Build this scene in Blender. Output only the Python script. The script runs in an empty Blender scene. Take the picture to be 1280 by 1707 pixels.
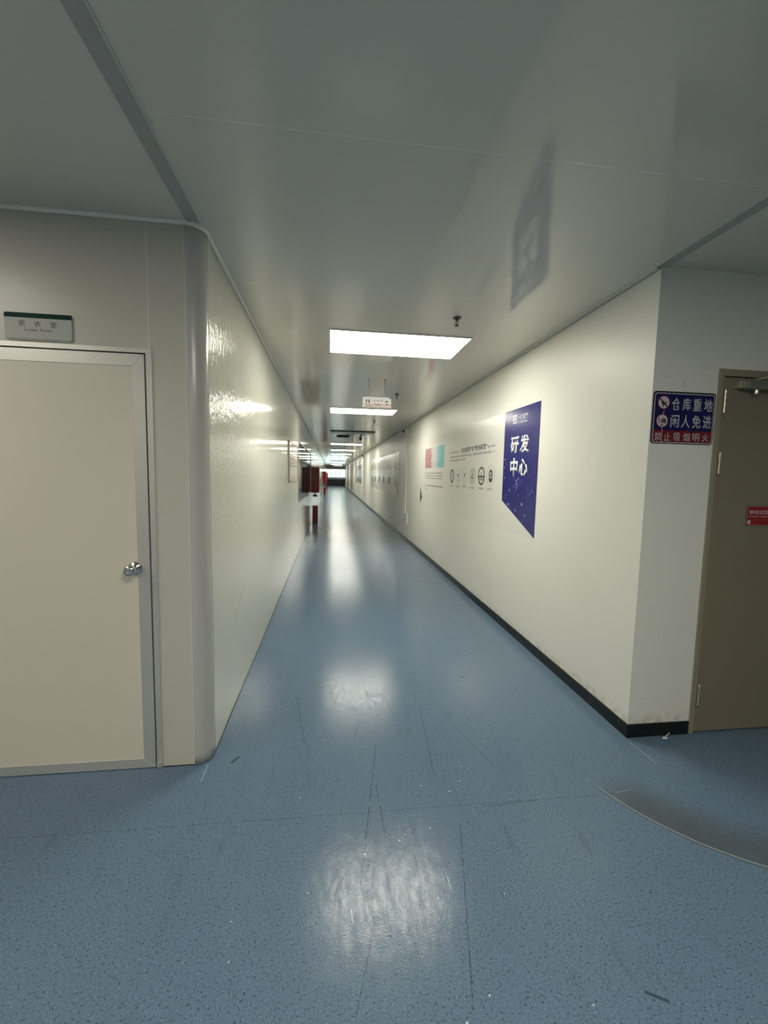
import bpy, bmesh, math, random
from mathutils import Vector, Matrix
random.seed(7)
SC = bpy.context.scene
COL = SC.collection

# ------------------------------------------------------------------ camera
cam_data = bpy.data.cameras.new('camera')
cam = bpy.data.objects.new('camera', cam_data)
COL.objects.link(cam)
CR = Vector((0.99195, -0.125, 0.02011)); CU = Vector((-0.00895, 0.08922, 0.99597)); CF = Vector((0.12629, 0.98814, -0.08738))
m = Matrix.Identity(4)
for i in range(3):
    m[i][0] = CR[i]; m[i][1] = CU[i]; m[i][2] = -CF[i]
m[2][3] = 1.5
cam.matrix_world = m
cam_data.sensor_fit = 'HORIZONTAL'
cam_data.sensor_width = 36.0
cam_data.lens = 36.0 * 696.9 / 1280.0
cam_data.clip_start = 0.05
cam_data.clip_end = 200
SC.camera = cam

# ------------------------------------------------------------------ world, exposure, light levels
world = bpy.data.worlds.new('world'); SC.world = world
world.use_nodes = True
bg = world.node_tree.nodes['Background']
bg.inputs[0].default_value = (0.93, 0.96, 1.0, 1)      # overcast daylight seen through the far windows
bg.inputs[1].default_value = 2.2
SC.view_settings.view_transform = 'Standard'
SC.view_settings.look = 'None'
SC.view_settings.exposure = 0.42
SC.view_settings.gamma = 1.0
SC.view_settings.use_curve_mapping = False
SC.cycles.use_denoising = True
SC.cycles.max_bounces = 14
SC.cycles.diffuse_bounces = 7
SC.cycles.glossy_bounces = 7
SC.cycles.sample_clamp_indirect = 6.0
LIGHT = 15.0           # radiance of the corridor panels
LIGHT_SIDE = 7.0      # panel over the changing-room door side
LIGHT_HALL = 17.0      # older panels in the hall behind the camera
LIGHT_COL = (1.0, 0.955, 0.82)

XL, XR, ZC, YF = -0.605, 1.733, 2.637, 2.1275
YEND = 52.0

# ------------------------------------------------------------------ materials
def newmat(name):
    mt = bpy.data.materials.new(name); mt.use_nodes = True
    nt = mt.node_tree
    return mt, nt, nt.nodes['Principled BSDF']

def mat(name, col, rough=0.5, metal=0.0, spec=0.5, var=0.0, scale=8.0, bump=0.0, bscale=40.0, stretch=(1, 1, 1), bdist=0.002, coat=0.0, aniso=None):
    """plain painted / metal surface with a little procedural unevenness"""
    mt, nt, b = newmat(name)
    b.inputs['Base Color'].default_value = (*col, 1)
    b.inputs['Roughness'].default_value = rough
    b.inputs['Metallic'].default_value = metal
    b.inputs['Specular IOR Level'].default_value = spec
    if coat:
        b.inputs['Coat Weight'].default_value = coat
        b.inputs['Coat Roughness'].default_value = 0.05
    N = nt.nodes; L = nt.links
    geo = N.new('ShaderNodeNewGeometry')
    mp = N.new('ShaderNodeMapping'); mp.inputs['Scale'].default_value = stretch
    L.new(geo.outputs['Position'], mp.inputs['Vector'])
    if var:
        n = N.new('ShaderNodeTexNoise'); n.inputs['Scale'].default_value = scale; n.inputs['Detail'].default_value = 5
        L.new(mp.outputs[0], n.inputs['Vector'])
        mx = N.new('ShaderNodeMix'); mx.data_type = 'RGBA'
        mx.inputs[6].default_value = (*[c * (1 - var) for c in col], 1)
        mx.inputs[7].default_value = (*[min(1, c * (1 + var)) for c in col], 1)
        L.new(n.outputs['Fac'], mx.inputs[0]); L.new(mx.outputs[2], b.inputs['Base Color'])
    if bump:
        n2 = N.new('ShaderNodeTexNoise'); n2.inputs['Scale'].default_value = bscale; n2.inputs['Detail'].default_value = 4
        L.new(mp.outputs[0], n2.inputs['Vector'])
        bp = N.new('ShaderNodeBump'); bp.inputs['Strength'].default_value = bump; bp.inputs['Distance'].default_value = bdist
        L.new(n2.outputs['Fac'], bp.inputs['Height']); L.new(bp.outputs[0], b.inputs['Normal'])
    return mt

def emis(name, col, s):
    mt, nt, b = newmat(name)
    b.inputs['Base Color'].default_value = (0.8, 0.8, 0.78, 1)
    b.inputs['Emission Color'].default_value = (*col, 1)
    b.inputs['Emission Strength'].default_value = s
    return mt

class NB:
    """tiny helper to write shader maths"""
    def __init__(s, nt): s.nt = nt
    def m(s, op, a, b=None, c=None, clamp=False):
        n = s.nt.nodes.new('ShaderNodeMath'); n.operation = op; n.use_clamp = clamp
        for i, v in enumerate((a, b, c)):
            if v is None: continue
            if isinstance(v, (int, float)): n.inputs[i].default_value = v
            else: s.nt.links.new(v, n.inputs[i])
        return n.outputs[0]
    def step(s, v, lo, hi):      # smooth 0..1 ramp, hi may be < lo
        n = s.nt.nodes.new('ShaderNodeMapRange'); n.interpolation_type = 'SMOOTHSTEP'
        s.nt.links.new(v, n.inputs['Value'])
        if lo > hi:
            n.inputs['From Min'].default_value = hi; n.inputs['From Max'].default_value = lo
            n.inputs['To Min'].default_value = 1; n.inputs['To Max'].default_value = 0
        else:
            n.inputs['From Min'].default_value = lo; n.inputs['From Max'].default_value = hi
        return n.outputs[0]
    def mix(s, f, a, b):
        n = s.nt.nodes.new('ShaderNodeMix'); n.data_type = 'RGBA'
        for i, v in ((0, f), (6, a), (7, b)):
            if isinstance(v, tuple): n.inputs[i].default_value = (*v, 1)
            elif isinstance(v, (int, float)): n.inputs[i].default_value = v
            else: s.nt.links.new(v, n.inputs[i])
        return n.outputs[2]
    def noise(s, vec, scale, detail=3, stretch=None, rough=0.5, off=None):
        if stretch or off:
            mp = s.nt.nodes.new('ShaderNodeMapping'); mp.inputs['Scale'].default_value = stretch or (1, 1, 1)
            if off: mp.inputs['Location'].default_value = off
            s.nt.links.new(vec, mp.inputs['Vector']); vec = mp.outputs[0]
        n = s.nt.nodes.new('ShaderNodeTexNoise'); n.inputs['Scale'].default_value = scale; n.inputs['Detail'].default_value = detail
        n.inputs['Roughness'].default_value = rough
        s.nt.links.new(vec, n.inputs['Vector']); return n.outputs['Fac']
    def seg(s, x, y, a, b, w):   # 1 on a line from a to b of half width w
        ax, ay = a; bx, by = b; dx, dy = bx - ax, by - ay; L2 = dx * dx + dy * dy; Ln = math.sqrt(L2)
        rx = s.m('SUBTRACT', x, ax); ry = s.m('SUBTRACT', y, ay)
        t = s.m('DIVIDE', s.m('ADD', s.m('MULTIPLY', rx, dx), s.m('MULTIPLY', ry, dy)), L2)
        d = s.m('ABSOLUTE', s.m('DIVIDE', s.m('SUBTRACT', s.m('MULTIPLY', rx, dy), s.m('MULTIPLY', ry, dx)), Ln))
        inr = s.m('LESS_THAN', s.m('ABSOLUTE', s.m('SUBTRACT', t, 0.5)), 0.5)
        return s.m('MULTIPLY', s.step(d, w, w * 0.35), inr)

def geo_xyz(nt):
    g = nt.nodes.new('ShaderNodeNewGeometry'); sp = nt.nodes.new('ShaderNodeSeparateXYZ')
    nt.links.new(g.outputs['Position'], sp.inputs[0])
    return g.outputs['Position'], sp.outputs[0], sp.outputs[1], sp.outputs[2]

def floor_material():
    mt, nt, b = newmat('floor_vinyl'); nb = NB(nt)
    P, X, Y, Z = geo_xyz(nt)
    big = nb.noise(P, 1.3, 4); mid = nb.noise(P, 9, 4)
    col = nb.mix(big, (0.112, 0.176, 0.262), (0.132, 0.202, 0.294))
    col = nb.mix(nb.m('MULTIPLY', mid, 0.35), col, (0.125, 0.180, 0.235))
    # printed chips of the vinyl
    chips = nb.noise(P, 130, 2, rough=0.7)
    col = nb.mix(nb.m('MULTIPLY', nb.step(chips, 0.45, 0.30), 0.9), col, (0.022, 0.045, 0.075))
    chips2 = nb.noise(P, 170, 2, rough=0.7, off=(3, 7, 0))
    col = nb.mix(nb.m('MULTIPLY', nb.step(chips2, 0.57, 0.70), 0.7), col, (0.26, 0.38, 0.46))
    # tiny white flecks of grit
    v = nt.nodes.new('ShaderNodeTexVoronoi'); v.inputs['Scale'].default_value = 17; nt.links.new(P, v.inputs['Vector'])
    sepc = nt.nodes.new('ShaderNodeSeparateColor'); nt.links.new(v.outputs['Color'], sepc.inputs[0])
    pick = nb.m('GREATER_THAN', sepc.outputs[0], 0.35)
    rad = nb.m('MULTIPLY', sepc.outputs[1], 0.05)
    fl = nb.m('MULTIPLY', nb.m('LESS_THAN', v.outputs['Distance'], nb.m('ADD', rad, 0.024)), pick)
    area = nb.m('MULTIPLY', nb.step(X, -0.6, -0.1), nb.step(X, 1.0, 0.6))
    fl = nb.m('MULTIPLY', fl, nb.m('MULTIPLY', area, nb.step(Y, 3.0, 2.0)))
    col = nb.mix(nb.m('MULTIPLY', fl, 0.8), col, (0.78, 0.80, 0.78))
    # dirty traffic smudges
    dirt = nb.noise(P, 6, 6, (2.6, 0.7, 1), 0.65)
    col = nb.mix(nb.m('MULTIPLY', nb.step(dirt, 0.56, 0.75), 0.35), col, (0.07, 0.10, 0.12))
    # dark scuffs and scratches
    dark = [((0.264, 2.205), (0.121, 1.404), .003), ((0.23, 1.897), (0.238, 1.608), .003), ((0.374, 1.637), (0.259, 1.446), .0022),
            ((0.177, 1.322), (0.081, 1.029), .0022), ((0.569, 1.629), (0.41, 1.002), .003), ((0.058, 1.443), (0.024, 1.377), .0052),
            ((0.094, 1.313), (0.226, 1.264), .0016), ((-0.213, 2.723), (-0.132, 2.243), .003), ((0.192, 2.476), (0.142, 2.243), .003),
            ((0.586, 2.541), (0.525, 1.9), .003), ((-0.017, 2.998), (0.045, 2.626), .004), ((0.36, 2.9), (0.40, 2.45), .003),
            ((0.2095, 1.262), (0.2105, 1.236), .0042), ((0.206, 1.228), (0.207, 1.218), .0030), ((0.912, 1.27), (0.914, 1.258), .0032),
            ((-1.317, 1.75), (1.38, 1.723), .0018), ((0.70, 1.712), (0.98, 1.726), .003), ((0.93, 0.995), (0.985, 0.965), .007),
            ((0.98, 2.93), (1.0, 2.91), .014), ((-0.50, 2.12), (-0.47, 2.17), .012), ((0.75, 2.35), (0.86, 1.95), .003), ((-0.99, 1.02), (-0.90, 1.10), .004)]
    brk = nb.step(nb.noise(P, 45, 4, None, 0.7), 0.36, 0.56)
    for a, c, w in dark:
        col = nb.mix(nb.m('MULTIPLY', nb.seg(X, Y, a, c, w), nb.m('MULTIPLY', brk, 0.75) if w < .0035 else 0.75), col, (0.03, 0.045, 0.055))
    for a, c, w in [((0.082, 1.32), (0.086, 1.277), .0026), ((0.449, 1.406), (0.447, 1.353), .0022), ((-0.614, 2.124), (-0.615, 2.005), .0022),
                    ((1.715, 2.077), (1.735, 1.903), .0022), ((1.37, 1.73), (1.45, 1.74), .002)]:
        col = nb.mix(nb.m('MULTIPLY', nb.seg(X, Y, a, c, w), 0.7), col, (0.62, 0.66, 0.66))
    # arc worn into the vinyl by the swinging metal door
    hx = nb.m('SUBTRACT', X, 2.16); hy = nb.m('SUBTRACT', Y, 2.10)
    r = nb.m('SQRT', nb.m('ADD', nb.m('MULTIPLY', hx, hx), nb.m('MULTIPLY', hy, hy)))
    ang = nb.m('ARCTAN2', hy, hx)        # -pi .. pi, swing lies around -pi..-pi/2
    neg = nb.m('LESS_THAN', ang, 0.0)
    lim = nb.m('MULTIPLY', nb.step(ang, -2.83, -2.60), neg)
    rr = nb.m('ADD', r, nb.m('MULTIPLY', nb.noise(P, 7, 2), 0.006))
    dust = nb.m('MULTIPLY', nb.m('MULTIPLY', nb.step(rr, 0.62, 0.86), nb.m('LESS_THAN', rr, 0.911)), lim)
    streak = nb.m('ADD', 0.45, nb.m('MULTIPLY', nb.noise(P, 5, 5), 0.5))
    col = nb.mix(nb.m('MULTIPLY', dust, streak), col, (0.075, 0.085, 0.08))
    line = nb.m('MULTIPLY', nb.step(nb.m('ABSOLUTE', nb.m('SUBTRACT', rr, 0.9125)), 0.0042, 0.0015), nb.m('MULTIPLY', nb.step(ang, -2.86, -2.70), neg))
    col = nb.mix(nb.m('MULTIPLY', line, 0.85), col, (0.36, 0.38, 0.33))
    line2 = nb.m('MULTIPLY', nb.step(nb.m('ABSOLUTE', nb.m('SUBTRACT', rr, 0.921)), 0.006, 0.002), nb.m('MULTIPLY', nb.step(ang, -2.86, -2.70), neg))
    col = nb.mix(nb.m('MULTIPLY', line2, 0.45), col, (0.035, 0.05, 0.055))
    nt.links.new(col, b.inputs['Base Color'])
    rn = nb.noise(P, 5, 6, (5, 1.0, 1), 0.7)
    nt.links.new(nb.m('ADD', 0.05, nb.m('MULTIPLY', nb.m('ADD', rn, nb.noise(P, 16, 5, (3, 1, 1), 0.7)), 0.13)), b.inputs['Roughness'])
    sn = nb.step(nb.noise(P, 17, 6, (2.2, 0.7, 1), 0.75), 0.34, 0.66)
    nt.links.new(nb.m('ADD', 0.11, nb.m('MULTIPLY', sn, 0.24)), b.inputs['Specular IOR Level'])
    h = nb.m('ADD', nb.noise(P, 160, 2), nb.m('MULTIPLY', nb.noise(P, 14, 3), 2.0))
    bp = nt.nodes.new('ShaderNodeBump'); bp.inputs['Strength'].default_value = 0.26; bp.inputs['Distance'].default_value = 0.0011
    nt.links.new(h, bp.inputs['Height']); nt.links.new(bp.outputs[0], b.inputs['Normal'])
    return mt

def ceiling_material():
    """painted steel ceiling sheets with a joint every 1.18 m, smooth; plain board beyond the corridor line"""
    mt, nt, b = newmat('ceiling_sheet'); nb = NB(nt)
    P, X, Y, Z = geo_xyz(nt)
    k = nb.m('FRACT', nb.m('DIVIDE', nb.m('SUBTRACT', Y, 1.522 - 1.18 * 10), 1.18))
    d = nb.m('MINIMUM', k, nb.m('SUBTRACT', 1.0, k))
    incor = nb.m('MULTIPLY', nb.m('GREATER_THAN', X, -0.66), nb.m('LESS_THAN', X, 1.74))
    seam = nb.m('MULTIPLY', nb.step(d, 0.0030, 0.0014), incor)
    col = nb.mix(nb.noise(P, 1.2, 3), (0.69, 0.655, 0.585), (0.72, 0.685, 0.615))
    col = nb.mix(nb.m('MULTIPLY', seam, 0.42), col, (0.93, 0.93, 0.9))
    nt.links.new(col, b.inputs['Base Color'])
    # board outside the corridor is duller than the steel sheet
    nt.links.new(nb.m('ADD', 0.085, nb.m('MULTIPLY', nb.m('SUBTRACT', 1.0, incor), 0.30)), b.inputs['Roughness'])
    b.inputs['Specular IOR Level'].default_value = 0.5
    wav = nb.m('ADD', nb.m('ADD', nb.m('MULTIPLY', nb.noise(P, 4, 2, (0.15, 1.2, 1)), 1.0), nb.m('ADD', nb.m('MULTIPLY', nb.noise(P, 9, 2, (0.06, 1.0, 1)), 0.5), nb.m('MULTIPLY', nb.noise(P, 26, 2, (0.05, 1.0, 1)), 0.16))), nb.m('MULTIPLY', nb.noise(P, 60, 2), 0.02))
    h = nb.m('SUBTRACT', wav, nb.m('MULTIPLY', nb.step(d, 0.006, 0.001), 0.5))
    bp = nt.nodes.new('ShaderNodeBump'); bp.inputs['Strength'].default_value = 0.6; bp.inputs['Distance'].default_value = 0.0016
    nt.links.new(h, bp.inputs['Height']); nt.links.new(bp.outputs[0], b.inputs['Normal'])
    return mt

def steel_wall_material():
    mt, nt, b = newmat('left_wall_sheet'); nb = NB(nt)
    P, X, Y, Z = geo_xyz(nt)
    side = nb.m('GREATER_THAN', Y, 2.19)          # corridor side, front side is the door wall
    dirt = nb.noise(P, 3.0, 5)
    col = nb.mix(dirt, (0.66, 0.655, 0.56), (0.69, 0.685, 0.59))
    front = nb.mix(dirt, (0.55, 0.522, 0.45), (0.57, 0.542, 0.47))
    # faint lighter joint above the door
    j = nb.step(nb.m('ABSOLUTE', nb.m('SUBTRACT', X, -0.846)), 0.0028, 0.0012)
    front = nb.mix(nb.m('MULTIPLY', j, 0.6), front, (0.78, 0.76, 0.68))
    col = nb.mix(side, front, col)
    # grey rub marks low on the corridor side
    m1 = nb.seg(Y, Z, (2.72, 0.56), (3.02, 0.71), 0.008)
    col = nb.mix(nb.m('MULTIPLY', nb.m('MULTIPLY', m1, side), nb.m('MULTIPLY', nb.noise(P, 30, 3), 0.7)), col, (0.22, 0.22, 0.2))
    # wall-sheet joints along the corridor
    k = nb.m('FRACT', nb.m('DIVIDE', nb.m('SUBTRACT', Y, 2.2), 1.18)); d = nb.m('MINIMUM', k, nb.m('SUBTRACT', 1.0, k))
    seam = nb.m('MULTIPLY', nb.step(d, 0.0025, 0.001), side)
    col = nb.mix(nb.m('MULTIPLY', seam, 0.3), col, (0.35, 0.35, 0.3))
    nt.links.new(col, b.inputs['Base Color'])
    nt.links.new(nb.m('ADD', 0.10, nb.m('MULTIPLY', nb.m('SUBTRACT', 1.0, side), 0.2)), b.inputs['Roughness'])
    b.inputs['Specular IOR Level'].default_value = 0.4
    # rolled-sheet grain: quick along the wall, slow in height; scratches denser near the corner
    g1 = nb.noise(P, 22, 3, (1, 1, 0.12)); g2 = nb.noise(P, 75, 3, (1, 1, 0.25), 0.65)
    near = nb.step(Y, 4.2, 2.4)
    h = nb.m('ADD', nb.m('MULTIPLY', g1, 0.55), nb.m('MULTIPLY', g2, nb.m('ADD', 0.05, nb.m('MULTIPLY', near, 0.9))))
    g3 = nb.noise(P, 30, 4, (0.45, 0.45, 1), 0.6, (2, 5, 1))
    g4 = nb.noise(P, 34, 3, (1, 1, 0.45), 0.65, (9, 5, 1))
    amt = nb.m('MULTIPLY', near, nb.step(Z, 0.9, 1.5))
    h = nb.m('ADD', h, nb.m('MULTIPLY', nb.m('ADD', nb.m('MULTIPLY', g3, 1.5), nb.m('MULTIPLY', g4, 2.8)), amt))
    h = nb.m('MULTIPLY', h, side)
    bp = nt.nodes.new('ShaderNodeBump'); bp.inputs['Strength'].default_value = 0.7; bp.inputs['Distance'].default_value = 0.0022
    nt.links.new(h, bp.inputs['Height']); nt.links.new(bp.outputs[0], b.inputs['Normal'])
    return mt

def plaster_material():
    mt, nt, b = newmat('right_wall_paint'); nb = NB(nt)
    P, X, Y, Z = geo_xyz(nt)
    col = nb.mix(nb.noise(P, 2.0, 5), (0.755, 0.750, 0.685), (0.785, 0.780, 0.715))
    # scuffed, rubbed paint beside the metal door and along the skirting
    sm = nb.noise(P, 7, 6, None, 0.7, (4, 0, 1))
    ret = nb.m('GREATER_THAN', X, 1.75)
    col = nb.mix(nb.m('MULTIPLY', nb.m('MULTIPLY', nb.step(sm, 0.60, 0.70), ret), 0.25), col, (0.42, 0.40, 0.34))
    low = nb.m('MULTIPLY', nb.step(Z, 0.16, 0.075), nb.step(nb.noise(P, 22, 5), 0.42, 0.62))
    col = nb.mix(nb.m('MULTIPLY', low, 0.45), col, (0.36, 0.35, 0.31))
    nt.links.new(col, b.inputs['Base Color'])
    b.inputs['Roughness'].default_value = 0.40
    b.inputs['Specular IOR Level'].default_value = 0.38
    bp = nt.nodes.new('ShaderNodeBump'); bp.inputs['Strength'].default_value = 0.25; bp.inputs['Distance'].default_value = 0.0015
    nt.links.new(nb.noise(P, 5, 4), bp.inputs['Height']); nt.links.new(bp.outputs[0], b.inputs['Normal'])
    return mt

def skirting_material():
    mt, nt, b = newmat('black_skirting'); nb = NB(nt)
    P, X, Y, Z = geo_xyz(nt)
    chip = nb.m('MULTIPLY', nb.step(nb.noise(P, 34, 4, None, 0.7), 0.66, 0.70), 1.0)
    col = nb.mix(chip, (0.006, 0.007, 0.007), (0.35, 0.36, 0.34))
    nt.links.new(col, b.inputs['Base Color']); b.inputs['Roughness'].default_value = 0.35
    return mt

def glass_material():
    mt, nt, b = newmat('window_glass')
    nt.nodes.remove(b); N = nt.nodes; L = nt.links
    out = [n for n in N if n.type == 'OUTPUT_MATERIAL'][0]
    gl = N.new('ShaderNodeBsdfGlossy'); gl.inputs['Roughness'].default_value = 0.02
    tr = N.new('ShaderNodeBsdfTransparent'); tr.inputs['Color'].default_value = (0.80, 0.90, 0.85, 1)
    fr = N.new('ShaderNodeFresnel'); fr.inputs['IOR'].default_value = 1.9
    mx = N.new('ShaderNodeMixShader'); L.new(fr.outputs[0], mx.inputs[0]); L.new(tr.outputs[0], mx.inputs[1]); L.new(gl.outputs[0], mx.inputs[2])
    L.new(mx.outputs[0], out.inputs['Surface']); return mt

def photo_material():
    mt, nt, b = newmat('mural_photo'); nb = NB(nt)
    P, X, Y, Z = geo_xyz(nt)
    t = nb.m('DIVIDE', nb.m('SUBTRACT', 7.636, Y), 1.286)        # 0 left .. 1 right
    n = nb.noise(P, 5, 5, (1, 1, 2))
    tt = nb.m('ADD', t, nb.m('MULTIPLY', nb.m('SUBTRACT', n, 0.5), 0.35))
    c = nb.mix(nb.step(tt, 0.28, 0.44), (0.42, 0.15, 0.16), (0.62, 0.62, 0.62))
    c = nb.mix(nb.step(tt, 0.58, 0.80), c, (0.15, 0.50, 0.55))
    sp = nb.m('MULTIPLY', nb.step(nb.noise(P, 16, 3, (1, 1, 1.6)), 0.56, 0.66), 0.5)
    c = nb.mix(sp, c, (0.75, 0.70, 0.70))
    nt.links.new(c, b.inputs['Base Color']); b.inputs['Roughness'].default_value = 0.3
    return mt

M = dict(
    floor=floor_material(), ceil=ceiling_material(), lwall=steel_wall_material(), rwall=plaster_material(), skirt=skirting_material(),
    glass=glass_material(), photo=photo_material(),
    hallwall=mat('hall_wall_paint', (0.76, 0.74, 0.68), 0.5, var=0.03),
    band=mat('ceiling_profile_grey', (0.42, 0.42, 0.395), 0.45, var=0.03),
    edge=mat('profile_light_edge', (0.62, 0.63, 0.60), 0.35),
    bead=mat('white_bead', (0.88, 0.86, 0.80), 0.45, var=0.03),
    corner=mat('corner_profile', (0.50, 0.49, 0.46), 0.22, metal=0.0, var=0.03),
    alu=mat('satin_aluminium', (0.62, 0.60, 0.56), 0.38, metal=0.55, var=0.03, scale=4),
    panel=mat('door_panel_beige', (0.70, 0.635, 0.535), 0.40, var=0.015, scale=2),
    gap=mat('black_gasket', (0.012, 0.014, 0.013), 0.6),
    chrome=mat('knob_steel', (0.72, 0.70, 0.66), 0.10, metal=1.0, var=0.05),
    fdoor=mat('fire_door_paint', (0.215, 0.19, 0.13), 0.42, var=0.05, scale=3, bump=0.2, bscale=25),
    fframe=mat('fire_door_frame_paint', (0.27, 0.24, 0.17), 0.42, var=0.08, scale=6),
    hinge=mat('hinge_steel', (0.62, 0.56, 0.43), 0.28, metal=0.85, var=0.1),
    closer=mat('closer_grey', (0.27, 0.27, 0.25), 0.3, metal=0.6),
    frame=mat('lamp_frame_white', (0.78, 0.78, 0.74), 0.35),
    lamp=emis('lamp_diffuser', LIGHT_COL, LIGHT), lamp_side=emis('lamp_diffuser_side', LIGHT_COL, LIGHT_SIDE),
    lamp_hall=emis('lamp_diffuser_hall', LIGHT_COL, LIGHT_HALL),
    lamp_off=mat('lamp_diffuser_off', (0.55, 0.55, 0.53), 0.3),
    dark=mat('dark_plastic', (0.03, 0.032, 0.03), 0.45), black=mat('black_paint', (0.008, 0.009, 0.009), 0.35),
    brass=mat('sprinkler_metal', (0.10, 0.09, 0.075), 0.35, metal=0.8),
    white=mat('white_print', (0.80, 0.80, 0.80), 0.4), offwhite=mat('off_white_plastic', (0.72, 0.72, 0.68), 0.4),
    sheet=mat('mural_sheet', (0.725, 0.72, 0.665), 0.28, var=0.01), sheet2=mat('mural_sheet_gloss', (0.80, 0.80, 0.76), 0.18), blue=mat('mural_blue', (0.022, 0.024, 0.17), 0.20, var=0.15, scale=5),
    ink=mat('grey_ink', (0.05, 0.05, 0.045), 0.4), inkl=mat('light_grey_ink', (0.32, 0.32, 0.30), 0.4), inkg=mat('dark_green_ink', (0.045, 0.075, 0.05), 0.4),
    pale=mat('pale_icon_fill', (0.55, 0.57, 0.53), 0.4), dgreen=mat('teal_triangle', (0.02, 0.075, 0.085), 0.35), dots=mat('blue_dots', (0.25, 0.28, 0.55), 0.35),
    grey=mat('mural_grey', (0.20, 0.20, 0.20), 0.25), greyl=mat('mural_grey_light', (0.38, 0.38, 0.37), 0.25, var=0.2, scale=12, stretch=(1, 1, 0.2)),
    signgreen=mat('sign_green_band', (0.003, 0.035, 0.028), 0.4, spec=0.05), signgrey=mat('sign_grey_face', (0.47, 0.47, 0.43), 0.35, spec=0.1), signedge=mat('sign_clear_edge', (0.40, 0.42, 0.38), 0.08),
    textb=mat('black_lettering', (0.02, 0.02, 0.018), 0.4),
    wblue=mat('warehouse_sign_blue', (0.006, 0.005, 0.085), 0.3, var=0.2, scale=20), wred=mat('warehouse_sign_red', (0.16, 0.005, 0.009), 0.3, var=0.1, scale=20),
    wnavy=mat('warehouse_sign_edge', (0.006, 0.006, 0.02), 0.3), wtext=mat('warehouse_sign_white', (0.46, 0.46, 0.48), 0.4), wpale=mat('warehouse_sign_pictogram', (0.62, 0.52, 0.52), 0.4),
    rsign=mat('red_sign_face', (0.26, 0.004, 0.010), 0.25), rtext=mat('red_sign_text', (0.60, 0.42, 0.44), 0.4),
    red=mat('fire_red_shaded', (0.22, 0.008, 0.009), 0.22), redd=mat('fire_red_door', (0.42, 0.016, 0.014), 0.25), pink=mat('pale_pink_strip', (0.62, 0.50, 0.46), 0.35),  # cabinet body red darkened in the colour to stand in for its unlit side
    board=mat('notice_sheet', (0.66, 0.58, 0.50), 0.12, var=0.03), bframe=mat('notice_frame', (0.42, 0.36, 0.22), 0.3, metal=0.5),
    green=mat('exit_green', (0.01, 0.20, 0.08), 0.3), whiteplate=mat('white_plate', (0.72, 0.74, 0.70), 0.3),
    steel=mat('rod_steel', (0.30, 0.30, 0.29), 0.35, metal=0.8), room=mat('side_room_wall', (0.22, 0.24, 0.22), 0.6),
    counter=mat('dark_counter', (0.012, 0.013, 0.013), 0.3), cgrey=mat('counter_strip', (0.50, 0.52, 0.50), 0.3),
)

# ------------------------------------------------------------------ geometry helpers
def link(name, bm, mt, parent=None, base=(0, 0, 0), smooth=False):
    bmesh.ops.recalc_face_normals(bm, faces=bm.faces)
    me = bpy.data.meshes.new(name); bm.to_mesh(me); bm.free()
    if base != (0, 0, 0): me.transform(Matrix.Translation(-Vector(base)))
    mts = mt if isinstance(mt, (list, tuple)) else [mt]
    for x in mts: me.materials.append(x)
    if smooth:
        for p in me.polygons: p.use_smooth = True
    o = bpy.data.objects.new(name, me); COL.objects.link(o)
    if parent is not None: o.parent = parent
    else: o.location = base
    return o

def box(bm, x0, x1, y0, y1, z0, z1, bevel=0.0, mi=0):
    vs = [bm.verts.new((x, y, z)) for x in (x0, x1) for y in (y0, y1) for z in (z0, z1)]
    fs = [bm.faces.new([vs[i] for i in f]) for f in ((0, 1, 3, 2), (4, 6, 7, 5), (0, 4, 5, 1), (2, 3, 7, 6), (0, 2, 6, 4), (1, 5, 7, 3))]
    for f in fs: f.material_index = mi
    if bevel:
        es = list({e for f in fs for e in f.edges})
        r = bmesh.ops.bevel(bm, geom=es, offset=bevel, segments=2, profile=0.5, affect='EDGES')
        for f in r['faces']: f.material_index = mi
    return bm

def BX(*a, **k): return box(bmesh.new(), *a, **k)

def prism(bm, pts, d0, d1, F, mi=0, holes=None):
    """outline pts in plane coordinates of frame F, from depth d0 to d1"""
    n = len(pts)
    a = [bm.verts.new(F(u, v, d0)) for u, v in pts]; b = [bm.verts.new(F(u, v, d1)) for u, v in pts]
    fs = [bm.faces.new(a), bm.faces.new(b[::-1])]
    for i in range(n): fs.append(bm.faces.new((a[i], a[(i + 1) % n], b[(i + 1) % n], b[i])))
    for f in fs: f.material_index = mi
    return bm

def rect(bm, u0, u1, v0, v1, d0, d1, F, mi=0): return prism(bm, [(u0, v0), (u1, v0), (u1, v1), (u0, v1)], d0, d1, F, mi)

def rrect(u0, u1, v0, v1, r, corners=(1, 1, 1, 1), n=6):
    pts = []
    for (cu, cv, a0), on in zip(((u0 + r, v0 + r, 180), (u1 - r, v0 + r, 270), (u1 - r, v1 - r, 0), (u0 + r, v1 - r, 90)), corners):
        if not on:
            pts.append((cu + (r if math.cos(math.radians(a0 + 45)) > 0 else -r), cv + (r if math.sin(math.radians(a0 + 45)) > 0 else -r))); continue
        for i in range(n + 1):
            a = math.radians(a0 + 90 * i / n); pts.append((cu + r * math.cos(a), cv + r * math.sin(a)))
    return pts

def ring(bm, cu, cv, r0, r1, d0, d1, F, n=40, mi=0):
    A = [[bm.verts.new(F(cu + r * math.cos(2 * math.pi * i / n), cv + r * math.sin(2 * math.pi * i / n), d)) for i in range(n)] for r, d in ((r0, d0), (r1, d0), (r1, d1), (r0, d1))]
    for k in range(4):
        for i in range(n):
            f = bm.faces.new((A[k][i], A[k][(i + 1) % n], A[(k + 1) % 4][(i + 1) % n], A[(k + 1) % 4][i])); f.material_index = mi
    return bm

def disc(cu, cv, r, n=32, ru=None): return [(cu + (ru or r) * math.cos(2 * math.pi * i / n), cv + r * math.sin(2 * math.pi * i / n)) for i in range(n)]

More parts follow.
